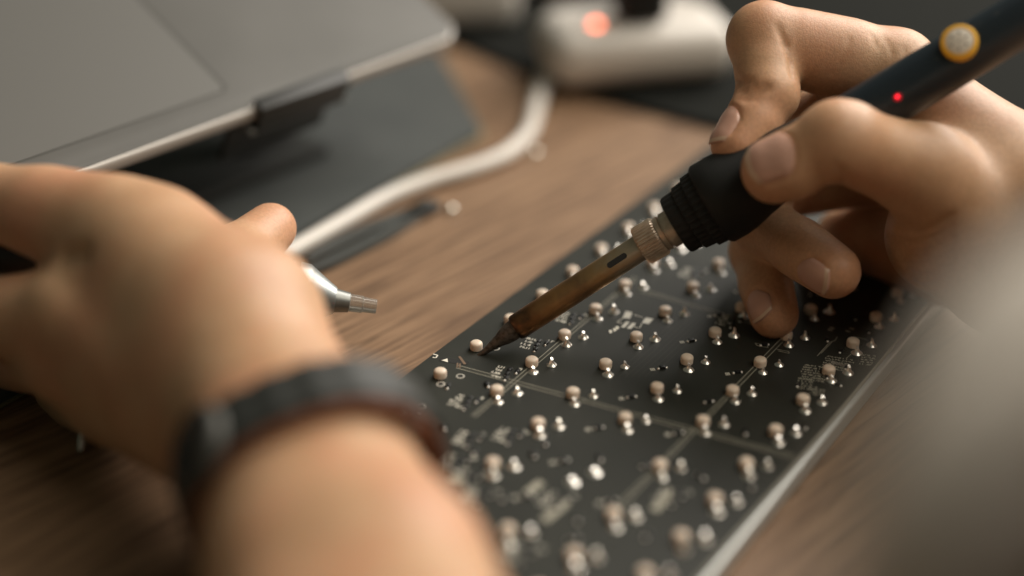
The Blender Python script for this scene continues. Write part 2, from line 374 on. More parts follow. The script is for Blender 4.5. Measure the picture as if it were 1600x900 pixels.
q0 = a0 + unit(V(.62, -.78, 0)) * .03; mk('cord', tube(spline([q0 + EZ * .012, q0 + V(.02, .0, .008), q0 + V(.06, .02, .004), q0 + V(.12, .1, .004)], 8), .0025), 'black_rubber', ad)
k0 = onz(865, -4, 3); mk('cardboard_box', box(V(k0[0] + .02, k0[1] + .025, .024), unit(V(.6, -.8, 0)), unit(V(.8, .6, 0)), EZ, .05, .05, .040, .001), 'cardboard',
   label='small brown cardboard box behind the white power strip', cat='box')
cp = [W(868, 92, 702), onz(850, 122, 4), onz(838, 165, 4), onz(826, 205, 4), onz(795, 236, 4), onz(758, 254, 4), onz(715, 268, 4), onz(660, 284, 4), onz(600, 308, 4), onz(540, 342, 4), onz(480, 376, 4), onz(420, 408, 4)]
cp[0][2] = .012
cp += [V(.045, .100, .0036), V(.010, .118, .0066), V(-.012, .16, .0072), V(-.02, .24, .0072), V(-.03, .34, .0072)]
for i in range(1, 12): cp[i][2] = .0036
mk('mains_cable', tube(spline(cp, 8), .0031, 16), 'white_cable', label='thick white cable curving across the desk from the power strip', cat='cable')

# tweezers
tz = thing('tweezers', 'dark steel tweezers lying on the wood below the white cable', 'tweezers', onz(600, 360, 0))
j = onz(664, 326, 1.5); q1 = onz(478, 428, 1.5); q2 = onz(480, 408, 1.5)
for e_, bow in ((q1, -.0022), (q2, .0026)):
    nrm = unit(np.cross(EZ, unit(e_ - j))); P = spline([j, j * .6 + e_ * .4 + nrm * bow * -1, j * .2 + e_ * .8 + nrm * bow * -.6, e_], 8)
    w = np.interp(np.linspace(0, 1, len(P)), [0, .2, .7, 1], [.0060, .0058, .0046, .0026]); vs = []; fs = []
    for i, p in enumerate(P):
        for a, b in ((-1, 0), (1, 0), (1, 1), (-1, 1)): vs.append(V(p[0], p[1], .0003 + b * .0024) + nrm * a * w[i] / 2)
    for i in range(len(P) - 1):
        for q in range(4): fs.append((i * 4 + q, i * 4 + (q + 1) % 4, i * 4 + 4 + (q + 1) % 4, i * 4 + 4 + q))
    fs += [(3, 2, 1, 0), tuple(len(vs) - 4 + q for q in range(4))]
    mk('arm', (np.array(vs), fs), 'tweezer_steel', tz)
mk('hinge', box(V(j[0], j[1], .0017), unit(q1 - j), unit(np.cross(EZ, unit(q1 - j))), EZ, .010, .0085, .0034, .0008), 'stand_black', tz)

# snipped leads and solder crumbs
def crumb(px, py, s, lab):
    p = onz(px, py, 0); vs, fs = lathe(p + V(0, 0, .0001), unit(V(random.uniform(-.2, .2), random.uniform(-.2, .2), 1)), [(0, s * .6), (s * .5, s), (s, s * .8), (s * 1.3, s * .3)], 10, wob=lambda i, k: 1 + .15 * math.sin(k * 2.1 + i))
    mk('solder_crumb', (vs, fs), 'lead_wire', label=lab, cat='solder crumb', group='bits of solder on the desk')
crumb(705, 331, .0019, 'shiny solder crumb on the wood beside the tweezers'); crumb(836, 243, .0019, 'shiny solder crumb on the wood beside the bend of the cable')
def lead(pts, r, lab): mk('snipped_lead', tube(spline(pts, 6), r, 8), 'lead_wire', label=lab, cat='wire', group='snipped leads on the desk')
b_ = onz(126, 704, 1)
lead([b_ + V(0, 0, 0), b_ + V(.0015, .001, .0028), b_ + V(.004, .0022, .0058), b_ + V(.0045, .0008, .0066), b_ + V(.003, -.0006, .0052)], .0007, 'short bent metal lead standing on the dark wood')
lead([onz(106, 655, 1), onz(110, 665, 1), onz(118, 671, 1), onz(128, 672, 1)], .0003, 'thin curved wire snippet on the dark wood')
lead([onz(156, 700, 1), onz(160, 690, 2), onz(164, 686, 1)], .0003, 'tiny wire snippet nearest to the hand')
lead([onz(-6, 570, 1), onz(6, 563, 2), onz(14, 560, 1)], .0007, 'short metal lead at the left edge of the picture')

# ------------------------------------------------------------------ circuit board, upside down
U = .01905; BT = .009                                   # board top
pcb = thing('circuit_board', 'upside-down black keyboard circuit board with rows of pale posts and solder joints', 'circuit board', (0.10, -0.045, 0))
BX0, BX1, BY0, BY1 = -.062, .247, -.1052, .0092
mk('board', prism([(BX0, BY0), (BX1, BY0), (BX1, BY1), (BX0, BY1)], BT - .0016, BT, .00012), 'soldermask', pcb, smooth=0)
mk('board_edge', prism([(BX0 + .0002, BY0 - .00025), (BX1 - .0002, BY0 - .00025), (BX1 - .0002, BY0 + .002), (BX0 + .0002, BY0 + .002)], BT - .00155, BT - .00012), 'laminate_edge', pcb, smooth=0)
mk('base_plate', prism([(BX0 + .001, BY0 - .0016), (BX1 - .001, BY0 - .0016), (BX1 - .001, BY1 - .001), (BX0 + .001, BY1 - .001)], .0003, BT - .0019, .0010), 'aluminium', pcb, smooth=0)

post_me = mesh_data('switch_post', *lathe(V(0, 0, 0), EZ, [(0, .00192), (.0015, .00196), (.0020, .00188), (.0023, .0016), (.0025, .0011), (.00257, .0005), (.00258, .0001)], 20), 'post_plastic', 50)
ring_me = mesh_data('post_hole', *lathe(V(0, 0, 0), EZ, [(0, .00225), (.00004, .00225), (.00005, .0010)], 20), 'hole_dark', 0)
joint_mes = []
HALF = unit(-.27 * FWD + .26 * RIGHT + V(0, 0, .66))            # pin ends slanted to this half vector so they glint at the camera
for q in range(8):
    v, f = lathe(V(0, 0, 0), EZ, [(0, .00165), (.00010, .00155), (.00028, .00128), (.00055, .00100), (.00088, .00076), (.00122, .00058), (.00160, .00047), (.00185, .00045)], 16)
    nn = unit(HALF + V(*rng.normal(0, .07, 3))); top = v[:, 2] > .0018
    v[top, 2] = .00195 - (v[top, 0] * nn[0] + v[top, 1] * nn[1]) / nn[2]; joint_mes.append(mesh_data('solder_joint', v, f, 'solder', 35))
pad_me = mesh_data('ring_pad', *lathe(V(0, 0, 0), EZ, [(0, .00135), (.00006, .00132), (.00007, .0009)], 20), 'pad_tin', 0)
hole_me = mesh_data('pad_hole', *lathe(V(0, 0, 0), EZ, [(0, .00085), (.00008, .00085), (.00009, .0003)], 16), 'hole_dark', 0)
OFF = [0.6876, 1.7678, 1.3569, 2.1948, 2.7682, 0.1412]
rows = {0: list(range(-2, 12)), 1: list(range(0, 10)), 2: list(range(0, 10)), 3: list(range(0, 9)), 4: list(range(0, 9)), 5: list(range(0, 12))}
spots = [(OFF[r] * U + j * U, -r * U) for r, js in rows.items() for j in js]
spots += [(.0028, -.0381), (-.0193, -.05715), (.0270, -.0762), (.0014, -.0762), (-.0184, -.0762), (-.0150, -.0945), (-.0340, -.0945), (-.0350, -.0762), (-.0400, -.05715), (-.030, -.0381)]
for i, (x, y) in enumerate(spots):
    if x > BX1 - .006: continue
    place('post_hole', ring_me, pcb, (x, y, BT + .00003)); place('switch_post', post_me, pcb, (x, y, BT + .0001))
    for dx, dy in ((-.0033, -.0025), (.0035, -.0048)):
        if i in (1, 2, 3, 4):                                # not soldered yet: bare ring pads
            if i != 4 or dx > 0: place('ring_pad', pad_me, pcb, (x + dx, y + dy, BT + .00002)); place('pad_hole', hole_me, pcb, (x + dx, y + dy, BT + .00003))
            continue
        s = random.uniform(.85, 1.12)
        place('solder_joint', random.choice(joint_mes), pcb, (x + dx + random.uniform(-.0002, .0002), y + dy + random.uniform(-.0002, .0002), BT + .00002), random.uniform(-.25, .25), (s, s, s * random.uniform(.85, 1.2)))
for x, y in ((.0089, -.0594), (.016, -.0622)):
    place('solder_joint', joint_mes[1], pcb, (x, y, BT + .00002), 0, (1.2, 1.2, .6))

def flat(name, quads, m, z=.00004, h=.00003):
    vs = []; fs = []
    for q in quads:
        n = len(vs); vs += [(p[0], p[1], BT + z) for p in q] + [(p[0], p[1], BT + z + h) for p in q]
        k_ = len(q); fs.append(tuple(range(n + k_, n + 2 * k_)))
        fs += [(n + i, n + (i + 1) % k_, n + k_ + (i + 1) % k_, n + k_ + i) for i in range(k_)]
    return mk(name, (np.array(vs), fs), m, pcb, smooth=0)
def strip(a, b, w):
    a, b = V(*a), V(*b); n = unit(V(-(b - a)[1], (b - a)[0])) * w / 2
    return [a - n, b - n, b + n, a + n]
def ccw(q):
    q = [np.asarray(p)[:2] for p in q]; A = sum(q[i][0] * q[(i + 1) % len(q)][1] - q[(i + 1) % len(q)][0] * q[i][1] for i in range(len(q)))
    return q if A > 0 else q[::-1]
def pair(a, b, gap=.00125, w=.00022):
    a, b = V(*a), V(*b); n = unit(V(-(b - a)[1], (b - a)[0])) * gap / 2
    for s in (-1, 1): flat('trace', [strip(a + n * s, b + n * s, w)], 'silkscreen_dim')
    flat('trace', [strip(a, b, gap * .55)], 'trace_copper', .00002, .00001)
pair((.020, -.0200), (.118, -.0186)); pair((.0, -.0752), (.1085, -.0757)); pair((.0395, -.0010), (.0525, -.1046), .0016); pair((.1115, -.0240), (.1125, -.0640), .0016)
pair((.150, -.0190), (.24, -.0186))
for q in range(7): flat('trace', [strip((.060 + q * .0012, -.0425 - q * .0016), (.118, -.0425 - q * .0016 + .0), .00018)], 'trace_copper', .00001, .00001)
def bq(*pp): return ccw([onz(x, y, 9.1) for x, y in pp])
# five-pad footprint with its outline, and three printed dots
for q in (bq((978, 486), (988, 488), (984, 498), (973, 496)), bq((1009, 496), (1021, 498), (1014, 506), (1003, 504)), bq((978, 502), (984, 503), (976, 512), (970, 511)), bq((988, 504), (994, 505), (986, 514), (979, 513))):
    flat('solder_pad', [q], 'pad_tin')
def poly_line(pts, w=.00022, m='silkscreen', name='silkscreen_line'):
    P = [onz(x, y, 9.1)[:2] for x, y in pts]; flat(name, [ccw(strip(P[i], P[i + 1], w)) for i in range(len(P) - 1)], m, .00005 + .00001 * (len(pts) % 3))
poly_line([(975, 496), (964, 503), (966, 504), (972, 505)]); poly_line([(990, 491), (998, 494), (1005, 496)]); poly_line([(1003, 505), (1001, 509), (1000, 512), (994, 512), (991, 510)])
for x, y in ((954, 518), (960.5, 515), (964.5, 512)): flat('silkscreen_dot', [bq((x - 3, y - 2), (x + 1.5, y - 3), (x + 3, y + 1), (x - 1, y + 3))], 'silkscreen')
# two large printed marks near the tip, and the slot
def arc_line(cx, cy, r, a0, a1, w, m='silkscreen'):
    P = [V(cx + r * math.cos(math.radians(a)), cy + r * math.sin(math.radians(a))) for a in np.linspace(a0, a1, 13)]
    flat('silkscreen_mark', [ccw(strip(P[i], P[i + 1], w)) for i in range(12)], m)
poly_line([(677, 553), (684, 555), (681, 559), (676, 558)], .0004)
sa, sb = onz(692, 562, 9)[:2], onz(727, 567, 9)[:2]
def stadium(a, b, r):
    d = unit(b - a); n = V(-d[1], d[0]); a_0 = math.atan2(n[1], n[0])
    return ccw([a + r * V(math.cos(a_0 + t), math.sin(a_0 + t)) for t in np.linspace(0, math.pi, 9)] + [b + r * V(math.cos(a_0 + math.pi + t), math.sin(a_0 + math.pi + t)) for t in np.linspace(0, math.pi, 9)])
flat('slot', [stadium(sa, sb, .0012)], 'hole_dark'); flat('slot_wall', [stadium(sa + V(.0040, -.0034), sb + V(-.0006, -.0002), .0004)], 'slot_inside', .00008)
flat('silkscreen_mark', [bq((690, 563), (699, 560), (700, 566))], 'silkscreen', .00008)
for x, y in ((715, 571), (719, 572)): flat('solder_pad', [bq((x - 1.5, y - 4), (x + 1.2, y - 4), (x + .5, y + 3), (x - 2, y + 3))], 'slot_inside', .00009)

# surface-mount parts: bodies with bright ends
def smd_meshes():
    body = mesh_data('diode', *prism([(-.00095, -.0006), (.00095, -.0006), (.00095, .0006), (-.00095, .0006)], 0, .0008, .00012), 'chip_black', 30)
    vs, fs = lathe(V(0, 0, 0), EZ, [(0, .00052), (.0002, .00048), (.00042, .0002)], 10); term = mesh_data('terminal', vs, fs, 'solder', 60)
    return body, term
body_me, term_me = smd_meshes()
def diode(x, y, rz=0.0, s=1.0, hatch=True):
    o = place('diode', body_me, pcb, (x, y, BT + .00003), rz, (s, s, s))
    for sx in (-1, 1):
        t = bpy.data.objects.new('terminal', term_me); COL.objects.link(t); t.parent = o; t.location = (sx * .0012, 0, 0)
    if hatch:
        c, s_ = math.cos(rz), math.sin(rz); q = []
        for i in range(3):
            ox = -.0026 - i * .0005; q.append(ccw(strip((x + c * ox + s_ * .0007, y + s_ * ox - c * .0007), (x + c * ox - s_ * .0007, y + s_ * ox + c * .0007), .00026)))
        flat('silkscreen_hatch', q, 'silkscreen')
for i in range(-1, 10): diode(.0158 + i * U, -.0526, -.75)
for i in range(-1, 9): diode(.0070 + i * U, -.0724, -.75, 1, i % 2 == 0)
def text_rows(x, y, n, ln, ang, m='silkscreen', pitch=.00135, h=.0008):
    """Printed designators, too small to read: rows of short strokes."""
    c, s = math.cos(ang), math.sin(ang); e = V(c, s); f = V(-s, c); q = []
    for r in range(n):
        o = V(x, y) - f * pitch * r; t = random.uniform(0, .0008)
        while t < ln * random.uniform(.75, 1.0):
            w = random.choice((.00045, .0006, .0007)); k = random.random()
            b = o + e * t
            if k < .6: q.append(ccw(strip(b, b + f * h, .00027)))
            if k > .25: q.append(ccw(strip(b + f * (h * random.choice((.05, .5, .95))), b + e * w + f * (h * random.choice((.05, .5, .95))), .00026)))
            if k > .5: q.append(ccw(strip(b + e * w, b + e * w + f * h, .00027)))
            t += w + .00035
    o = flat('silkscreen_text', q, m); o['kind'] = 'stuff'
def cluster(x, y):
    text_rows(x - .0030, y + .0036, 1, .0046, -1.42, h=.0011); text_rows(x - .0012, y + .0040, 1, .0040, -1.42, h=.0011); text_rows(x + .0006, y + .0042, 1, .0034, -1.42, h=.0011); text_rows(x + .0024, y + .0040, 1, .0028, -1.42, h=.0011); text_rows(x + .0046, y - .0018, 1, .0022, -1.42, h=.0012)
    for dx, dy, a in ((-.0014, -.0018, .15), (.0008, -.0008, .15), (.0030, -.0002, .15), (.0036, -.0026, .15)): diode(x + dx, y + dy, a, .95, False)
for x, y in ((.0622, -.0136), (.0435, -.0150), (.0240, -.0138), (.0820, -.0142), (.0165, -.0335), (-.0060, -.0350), (.1085, -.0572), (.1300, -.0330), (-.0015, -.0600), (-.0110, -.0420), (.0170, -.0845), (.0090, -.0250), (-.0020, -.0285), (-.0250, -.0640), (.1480, -.0140)):
    if BY0 < y < BY1 - .01: cluster(x, y)
# controller corner: chip outline, pads and fine print between the last two rows
text_rows(.098, -.0868, 7, .0080, -1.25, 'silkscreen_dim'); text_rows(.1065, -.0905, 6, .0085, -1.3, 'silkscreen_dim'); text_rows(.090, -.0885, 5, .006, -1.2, 'silkscreen_dim'); text_rows(.113, -.0990, 5, .005, -1.2, 'silkscreen_dim'); text_rows(.0865, -.094, 3, .005, -1.2, 'silkscreen_dim')
poly_line([(1277, 556), (1296, 535), (1305, 532), (1308, 526)], .00022, 'silkscreen_dim'); poly_line([(1283, 552), (1300, 534)], .00018, 'silkscreen_dim'); poly_line([(1322, 560), (1338, 546), (1336, 543)], .00022, 'silkscreen_dim'); poly_line([(1330, 527), (1340, 527), (1355, 531)], .00022, 'silkscreen_dim')
for i in range(12):
    flat('solder_pad', [bq((1300 + i * 2.0, 563 + i * .6), (1301.2 + i * 2, 563.4 + i * .6), (1299.6 + i * 2, 567.4 + i * .6), (1298.4 + i * 2, 567 + i * .6))], 'pad_tin')
for x, y in ((1300, 512), (1310, 504), (1325, 517), (1331, 513), (1336, 508), (1297, 515)): flat('solder_pad', [bq((x - 4, y - 1.4), (x + 3, y + .2), (x + 4, y + 2), (x - 3, y + .6))], 'trace_copper' if y < 510 else 'silkscreen_dim')
for x, y in ((.1160, -.0872), (.1120, -.0935), (.1040, -.0985), (.0960, -.0955), (.128, -.096), (.1335, -.090), (.087, -.0905), (.0935, -.1000)): diode(x, y, random.choice((0, .6, 1.57)), .85, False)
poly_line([(1180, 536), (1199, 540), (1200, 543), (1183, 540), (1180, 536)], .0002, 'silkscreen_dim'); poly_line([(1212, 545), (1232, 549), (1233, 552), (1216, 548)], .0002, 'silkscreen_dim')
for pa, pb in (((1022, 797), (1052, 766)), ((850, 813), (886, 784)), ((822, 772), (846, 752)), ((706, 745), (730, 752))):
    flat('solder_pad', [ccw(strip(onz(*pa, 9.1)[:2], onz(*pb, 9.1)[:2], .0024))], 'silkscreen_dim')
# surface-mount resistors scattered nearer to the camera
for x, y, a in ((.0060, -.0300, .3), (.0135, -.0440, 1.1), (.0205, -.0440, .5), (-.0070, -.0480, .2), (.0225, -.0600, .9), (-.0040, -.0690, .4), (.0000, -.0870, .1), (.0300, -.0870, 1.2), (.0560, -.0880, .4), (.0680, -.1010, .3), (.0340, -.1000, .7), (.0360, -.0140, .9), (.0130, -.0060, .4), (.0290, -.0050, .4), (.0110, -.0160, 1)): diode(x, y, a, 1.05, False)

# ------------------------------------------------------------------ soldering iron
T0, F0, K0, H0 = W(744, 559, 470.5), W(807, 512, 470), W(1017, 376, 469), W(1470, 106, 447)
iron = thing('soldering_iron', 'black pen-shaped soldering iron with heat-tinted metal sleeve and lit red light', 'soldering iron', T0)
td = unit(F0 - T0); tl = np.linalg.norm(F0 - T0)
mk('tip', lathe(T0, td, [(0, .0004), (.0012, .0007), (.005, .00125), (.0085, .0019), (.0105, .0026), (.013, .0031), (tl + .002, .0032)], 24), 'tip_metal', iron)
fd = unit(K0 - F0); fl = np.linalg.norm(K0 - F0)
prof = [(-.0006, .0030), (-.0006, .0037), (.0002, .0041)] + [(fl * t, .0041) for t in np.linspace(.04, 1, 24)]
tb_ = mk('metal_sleeve', lathe(F0, fd, prof, 36), 'sleeve_metal', iron)
al = tb_.data.attributes.new('along', 'FLOAT', 'POINT')
co = np.empty(len(tb_.data.vertices) * 3); tb_.data.vertices.foreach_get('co', co)
al.data.foreach_set('value', np.clip((co.reshape(-1, 3) + origin(iron) - F0) @ fd / fl, 0, 1).astype(np.float32))
hd = unit(H0 - K0); MM = .001
def radial(px, py, ax0, axd, r):       # the point of a round body seen at a picture point
    for d in np.arange(400, 500, .1):
        p = W(px, py, d); q = p - ax0; t = q @ axd; n = q - axd * t
        if np.linalg.norm(n) <= r: return p, unit(n), t
    return p, unit(n), t
p_, n_, t_ = radial(964, 407, F0, fd, .0041); tq = np.cross(fd, n_)
mk('sleeve_slot', xf(prism(rrect(.0068, .0018, .00088, 5), -.0002, .00012), p_, fd, tq, n_), 'hole_dark', iron, smooth=0)
kn = 48
mk('knurled_nut', lathe(K0, hd, [(-.0038, .0046), (-.0036, .0058), (-.0030, .0063), (.0028, .0063), (.0034, .0058), (.0036, .0044)], 144, wob=lambda i, k: (1.0 if (k // 2) % 2 else .90) if 1 <= i <= 4 else 1.0), 'nut_metal', iron, smooth=25)
mk('threaded_ring', lathe(K0, hd, [(.0034, .0040), (.0036, .0054), (.0050, .0056), (.0052, .0050), (.0056, .0050), (.0058, .0057), (.0088, .0057), (.0092, .0046)], 36), 'nut_metal', iron, smooth=30)
def teeth(n, dep, i0, i1):
    return lambda i, k: (1 - dep if (k // 2) % 2 else 1.0) if i0 <= i <= i1 else 1.0
mk('collar', lathe(K0, hd, [(.0086, .0060), (.0088, .0090), (.0094, .0094), (.0130, .0096), (.0131, .0060)], 96, wob=teeth(96, .03, 2, 3)), 'black_rubber', iron, smooth=30)
mk('grip_nut', lathe(K0, hd, [(.0130, .0070), (.0131, .0100), (.0134, .0104), (.0170, .0108), (.0171, .0116), (.0205, .0119), (.0206, .0106), (.0212, .0105)], 128, wob=teeth(128, .045, 1, 5)), 'black_rubber', iron, smooth=25)
mk('grip', lathe(K0, hd, [(.0205, .0090), (.0206, .0124), (.0215, .0131), (.0260, .0132), (.0300, .0128), (.0350, .0116), (.0420, .0104), (.0520, .0094), (.0600, .0088)], 48), 'black_rubber', iron)
mk('handle', lathe(K0, hd, [(.0590, .0080), (.0592, .0084), (.080, .0083), (.110, .0080), (.150, .0077), (.200, .0076), (.203, .0070)], 14, hint=tuple(-CAM_ROT[2] - CAM_ROT[1] * .6)), 'handle_plastic', iron, smooth=26)
p_, n_, t_ = radial(1402, 151, K0, hd, .0079)
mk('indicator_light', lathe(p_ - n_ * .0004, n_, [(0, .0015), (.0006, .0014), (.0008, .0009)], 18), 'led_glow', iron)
mk('indicator_light', lathe(p_ + n_ * .0003, n_, [(0, .0006), (.0006, .0005), (.0008, .0002)], 12), 'red_led', iron)
p_, n_, t_ = radial(1499, 68, K0, hd, .0076); n_ = unit(n_ - CAM_ROT[2] * .35)
btn = mk('button', lathe(p_ - n_ * .0008, n_, [(0, .0052), (.0022, .0052), (.0028, .0049), (.0030, .0042), (.0026, .0040), (.0025, .0010)], 36), 'button_yellow', iron)
mk('button_cap', lathe(p_ - n_ * .0008, n_, [(.0020, .0039), (.0028, .0039), (.0030, .0036), (.0031, .0008)], 30), 'button_grey', btn)
u_, v_, _ = frame(n_, hd); pips = []
for q, rr in ((0, 0), (0, .0022), (1, .0022), (2, .0022), (3, .0022), (4, .0022), (5, .0022)):
    e_ = math.cos(q * math.pi / 3) * u_ + math.sin(q * math.pi / 3) * v_
    mk('button_mark', box(p_ + n_ * .00232 + e_ * rr, e_, np.cross(n_, e_), n_, .0012, .00032, .0001), 'button_pip', btn, smooth=0)
q = []
for row in range(2):
    for k_ in range(9):
        p_, n_, t_ = radial(1520 + k_ * 5.2 + row * 5, 44 - k_ * 3.2 + row * 9, K0, hd, .00772); q.append(box(p_ + n_ * .00004, unit(hd + .3 * np.cross(n_, hd) * (1 if k_ % 3 else -1)), np.cross(n_, hd), n_, .0007, .0011 if k_ % 2 else .0005, .00006))
lt = mk('printed_text', join(*q), 'faint_print', iron, smooth=0); lt['kind'] = 'stuff'
# faint lettering and scratches on the barrel
for px, py, w in ((1456, 84, .0022), (1463, 92, .0008)):
    p_, n_, t_ = radial(px, py, K0, hd, .00785); mk('printed_mark', box(p_ + n_ * .00005, hd, np.cross(n_, hd), n_, w, .00035, .0001), 'silkscreen_dim', iron, smooth=0)

# ------------------------------------------------------------------ desoldering pump in the other hand
PT, PE = W(588, 479, 468), W(8, 394, 452)
pd = unit(PE - PT); pump = thing('desoldering_pump', 'silver desoldering pump with conical nose and clear nozzle held in the left hand', 'desoldering pump', PT)
mk('nozzle', lathe(PT, pd, [(0, .0012), (0, .0022), (.0040, .0023), (.0042, .0026), (.0085, .0027), (.0086, .0015)], 24), 'silicone', pump)
mk('nozzle_seat', lathe(PT, pd, [(.0080, .0020), (.0082, .0030), (.0135, .0038), (.0136, .0020)], 28), 'pump_black' if 0 else 'steel_dark', pump)
mk('nose_cone', lathe(PT, pd, [(.0124, .0030), (.0125, .0041), (.0132, .0045), (.0200, .0090), (.0210, .0097), (.0240, .0101), (.0242, .0060)], 40), 'pump_metal', pump)
mk('seal_ring', lathe(PT, pd, [(.0238, .0080), (.0239, .0096), (.0258, .0096), (.0259, .0080)], 36), 'pump_black', pump)
mk('barrel', lathe(PT, pd, [(.0255, .0090), (.0256, .0101), (.088, .0101), (.0885, .0090)], 36), 'pump_metal', pump)
mk('end_sleeve', lathe(PT, pd, [(.0880, .0070), (.0882, .0085), (.0985, .0085), (.0986, .0060)], 32), 'pump_ring', pump)
mk('plunger', lathe(PT, pd, [(.0980, .0060), (.0982, .0072), (.128, .0072), (.130, .0060), (.150, .0060), (.151, .0090), (.155, .0090)], 32), 'pump_black', pump)

# ------------------------------------------------------------------ arms: signed-distance bodies, polygonised to one skin each
class Field:
    def __init__(s, lo, hi, h):
        s.lo = np.asarray(lo, float); s.h = h; s.n = np.ceil((np.asarray(hi) - s.lo) / h).astype(int) + 1
        s.F = np.full(s.n, 60.0, np.float32); s.flush = []
    def sub(s, lo, hi):
        i0 = np.clip(np.floor((lo - s.lo) / s.h).astype(int), 0, s.n); i1 = np.clip(np.ceil((hi - s.lo) / s.h).astype(int) + 1, 0, s.n)
        sl = tuple(slice(a, b) for a, b in zip(i0, i1))
        g = [(s.lo[k] + s.h * np.arange(i0[k], i1[k])).astype(np.float32) for k in range(3)]
        return sl, g
    def dist(s, g, a, b, ra, rb):
        ba = b - a; L2 = float(ba @ ba) + 1e-9
        X = g[0][:, None, None] - a[0]; Y = g[1][None, :, None] - a[1]; Z = g[2][None, None, :] - a[2]
        t = np.clip((X * ba[0] + Y * ba[1] + Z * ba[2]) / L2, 0, 1)
        return np.sqrt((X - t * ba[0]) ** 2 + (Y - t * ba[1]) ** 2 + (Z - t * ba[2]) ** 2) - (ra + t * (rb - ra))
    def cap(s, a, b, ra, rb=None, k=4.0):
        rb = ra if rb is None else rb; a, b = np.asarray(a, float), np.asarray(b, float); m = max(ra, rb) + k + 4
        sl, g = s.sub(np.minimum(a, b) - m, np.maximum(a, b) + m)
        if 0 in s.F[sl].shape: return
        d = s.dist(g, a, b, ra, rb); f = s.F[sl]
        h = np.maximum(k - np.abs(d - f), 0) / k; s.F[sl] = np.minimum(d, f) - h * h * k * .25
    def carve(s, a, b, r, k=1.2):
        a, b = np.asarray(a, float), np.asarray(b, float); m = r + k + 3
        sl, g = s.sub(np.minimum(a, b) - m, np.maximum(a, b) + m)
        if 0 in s.F[sl].shape: return
        d = -s.dist(g, a, b, r, r); f = s.F[sl]
        h = np.maximum(k - np.abs(d - f), 0) / k; s.F[sl] = np.maximum(d, f) + h * h * k * .25
    def at(s, p):
        q = (np.asarray(p, float) - s.lo) / s.h; i = np.clip(np.floor(q).astype(int), 0, s.n - 2); t = q - i; v = 0.0
        for dx in (0, 1):
            for dy in (0, 1):
                for dz in (0, 1):
                    v += s.F[i[0] + dx, i[1] + dy, i[2] + dz] * (t[0] if dx else 1 - t[0]) * (t[1] if dy else 1 - t[1]) * (t[2] if dz else 1 - t[2])
        return v
    def hit(s, px, py, d0=300, d1=520):      # first skin point along a line of sight
        d = d0
        while d < d1:
            v = s.at(cc(px, py, d)) if np.all(cc(px, py, d) > s.lo) and np.all(cc(px, py, d) < s.lo + s.h * (s.n - 1)) else 5.0
            if v < .05: return cc(px, py, d)
            d += max(.15, min(v * .8, 4))
        return None
    def out(s, a, u, rmax=40):               # skin point from a towards u, seen from inside
        u = unit(u); r = .5
        while r < rmax and s.at(a + u * r) < 0: r += .12
        return a + u * r
    def crease(s, pts, r=.55, k=1.3, sink=.15):
        P = [s.hit(*p) for p in pts]; P = [p for p in P if p is not None]
        for a, b in zip(P[:-1], P[1:]):
            if np.linalg.norm(a - b) < 14: s.carve(a - unit(a) * sink, b - unit(b) * sink, r, k)
    def mesh(s):
        F = s.F; S = F < 0; n = s.n
        c = np.zeros(n - 1, np.uint8)
        for dx in (0, 1):
            for dy in (0, 1):
                for dz in (0, 1): c += S[dx:n[0] - 1 + dx, dy:n[1] - 1 + dy, dz:n[2] - 1 + dz]
        I = np.argwhere((c > 0) & (c < 8)); vid = np.full(n - 1, -1, np.int32); vid[tuple(I.T)] = np.arange(len(I))
        C8 = [np.array([x, y, z]) for x in (0, 1) for y in (0, 1) for z in (0, 1)]; val = [F[tuple((I + c_).T)] for c_ in C8]
        acc = np.zeros((len(I), 3)); cnt = np.zeros(len(I))
        for a in range(8):
            for b in range(a + 1, 8):
                if np.abs(C8[a] - C8[b]).sum() != 1: continue
                m = (val[a] < 0) != (val[b] < 0); t = val[a][m] / (val[a][m] - val[b][m])
                acc[m] += C8[a] + t[:, None] * (C8[b] - C8[a]); cnt[m] += 1
        P = s.lo + (I + acc / cnt[:, None]) * s.h; faces = []
        for ax in range(3):
            b_, c_ = (ax + 1) % 3, (ax + 2) % 3
            s0 = [slice(None)] * 3; s1 = [slice(None)] * 3; s0[ax] = slice(0, -1); s1[ax] = slice(1, None)
            A, B = S[tuple(s0)], S[tuple(s1)]; E = np.argwhere(A != B); E = E[(E[:, b_] > 0) & (E[:, c_] > 0) & (E[:, b_] < n[b_] - 1) & (E[:, c_] < n[c_] - 1)]
            ins = A[tuple(E.T)]; q = []
            for db, dc in ((-1, -1), (0, -1), (0, 0), (-1, 0)):
                e = E.copy(); e[:, b_] += db; e[:, c_] += dc; q.append(vid[tuple(e.T)])
            Q = np.stack(q, 1); Q[~ins] = Q[~ins][:, ::-1]; faces.append(Q)
        Q = np.vstack(faces); lab = np.arange(len(P))
        for _ in range(400):                                  # keep the largest connected body
            m = lab[Q].min(1); new = lab.copy(); np.minimum.at(new, Q.ravel(), np.repeat(m, 4)); new = new[new]
            if (new == lab).all(): break
            lab = new
        big = np.bincount(lab).argmax(); keep = lab == big; Q = Q[keep[Q[:, 0]]]; re_ = np.cumsum(keep) - 1; Q = re_[Q]; P = P[keep]
        for lam in (.5, .5):
            sm = np.zeros_like(P); ct = np.zeros(len(P))
            for i in range(4):
                a, b = Q[:, i], Q[:, (i + 1) % 4]
                for k_ in range(3):
                    sm[:, k_] += np.bincount(a, P[b, k_], len(P)) + np.bincount(b, P[a, k_], len(P))
                ct += np.bincount(a, minlength=len(P)) + np.bincount(b, minlength=len(P))
            P = P + lam * (sm / np.maximum(ct, 1)[:, None] - P)
        return P, Q
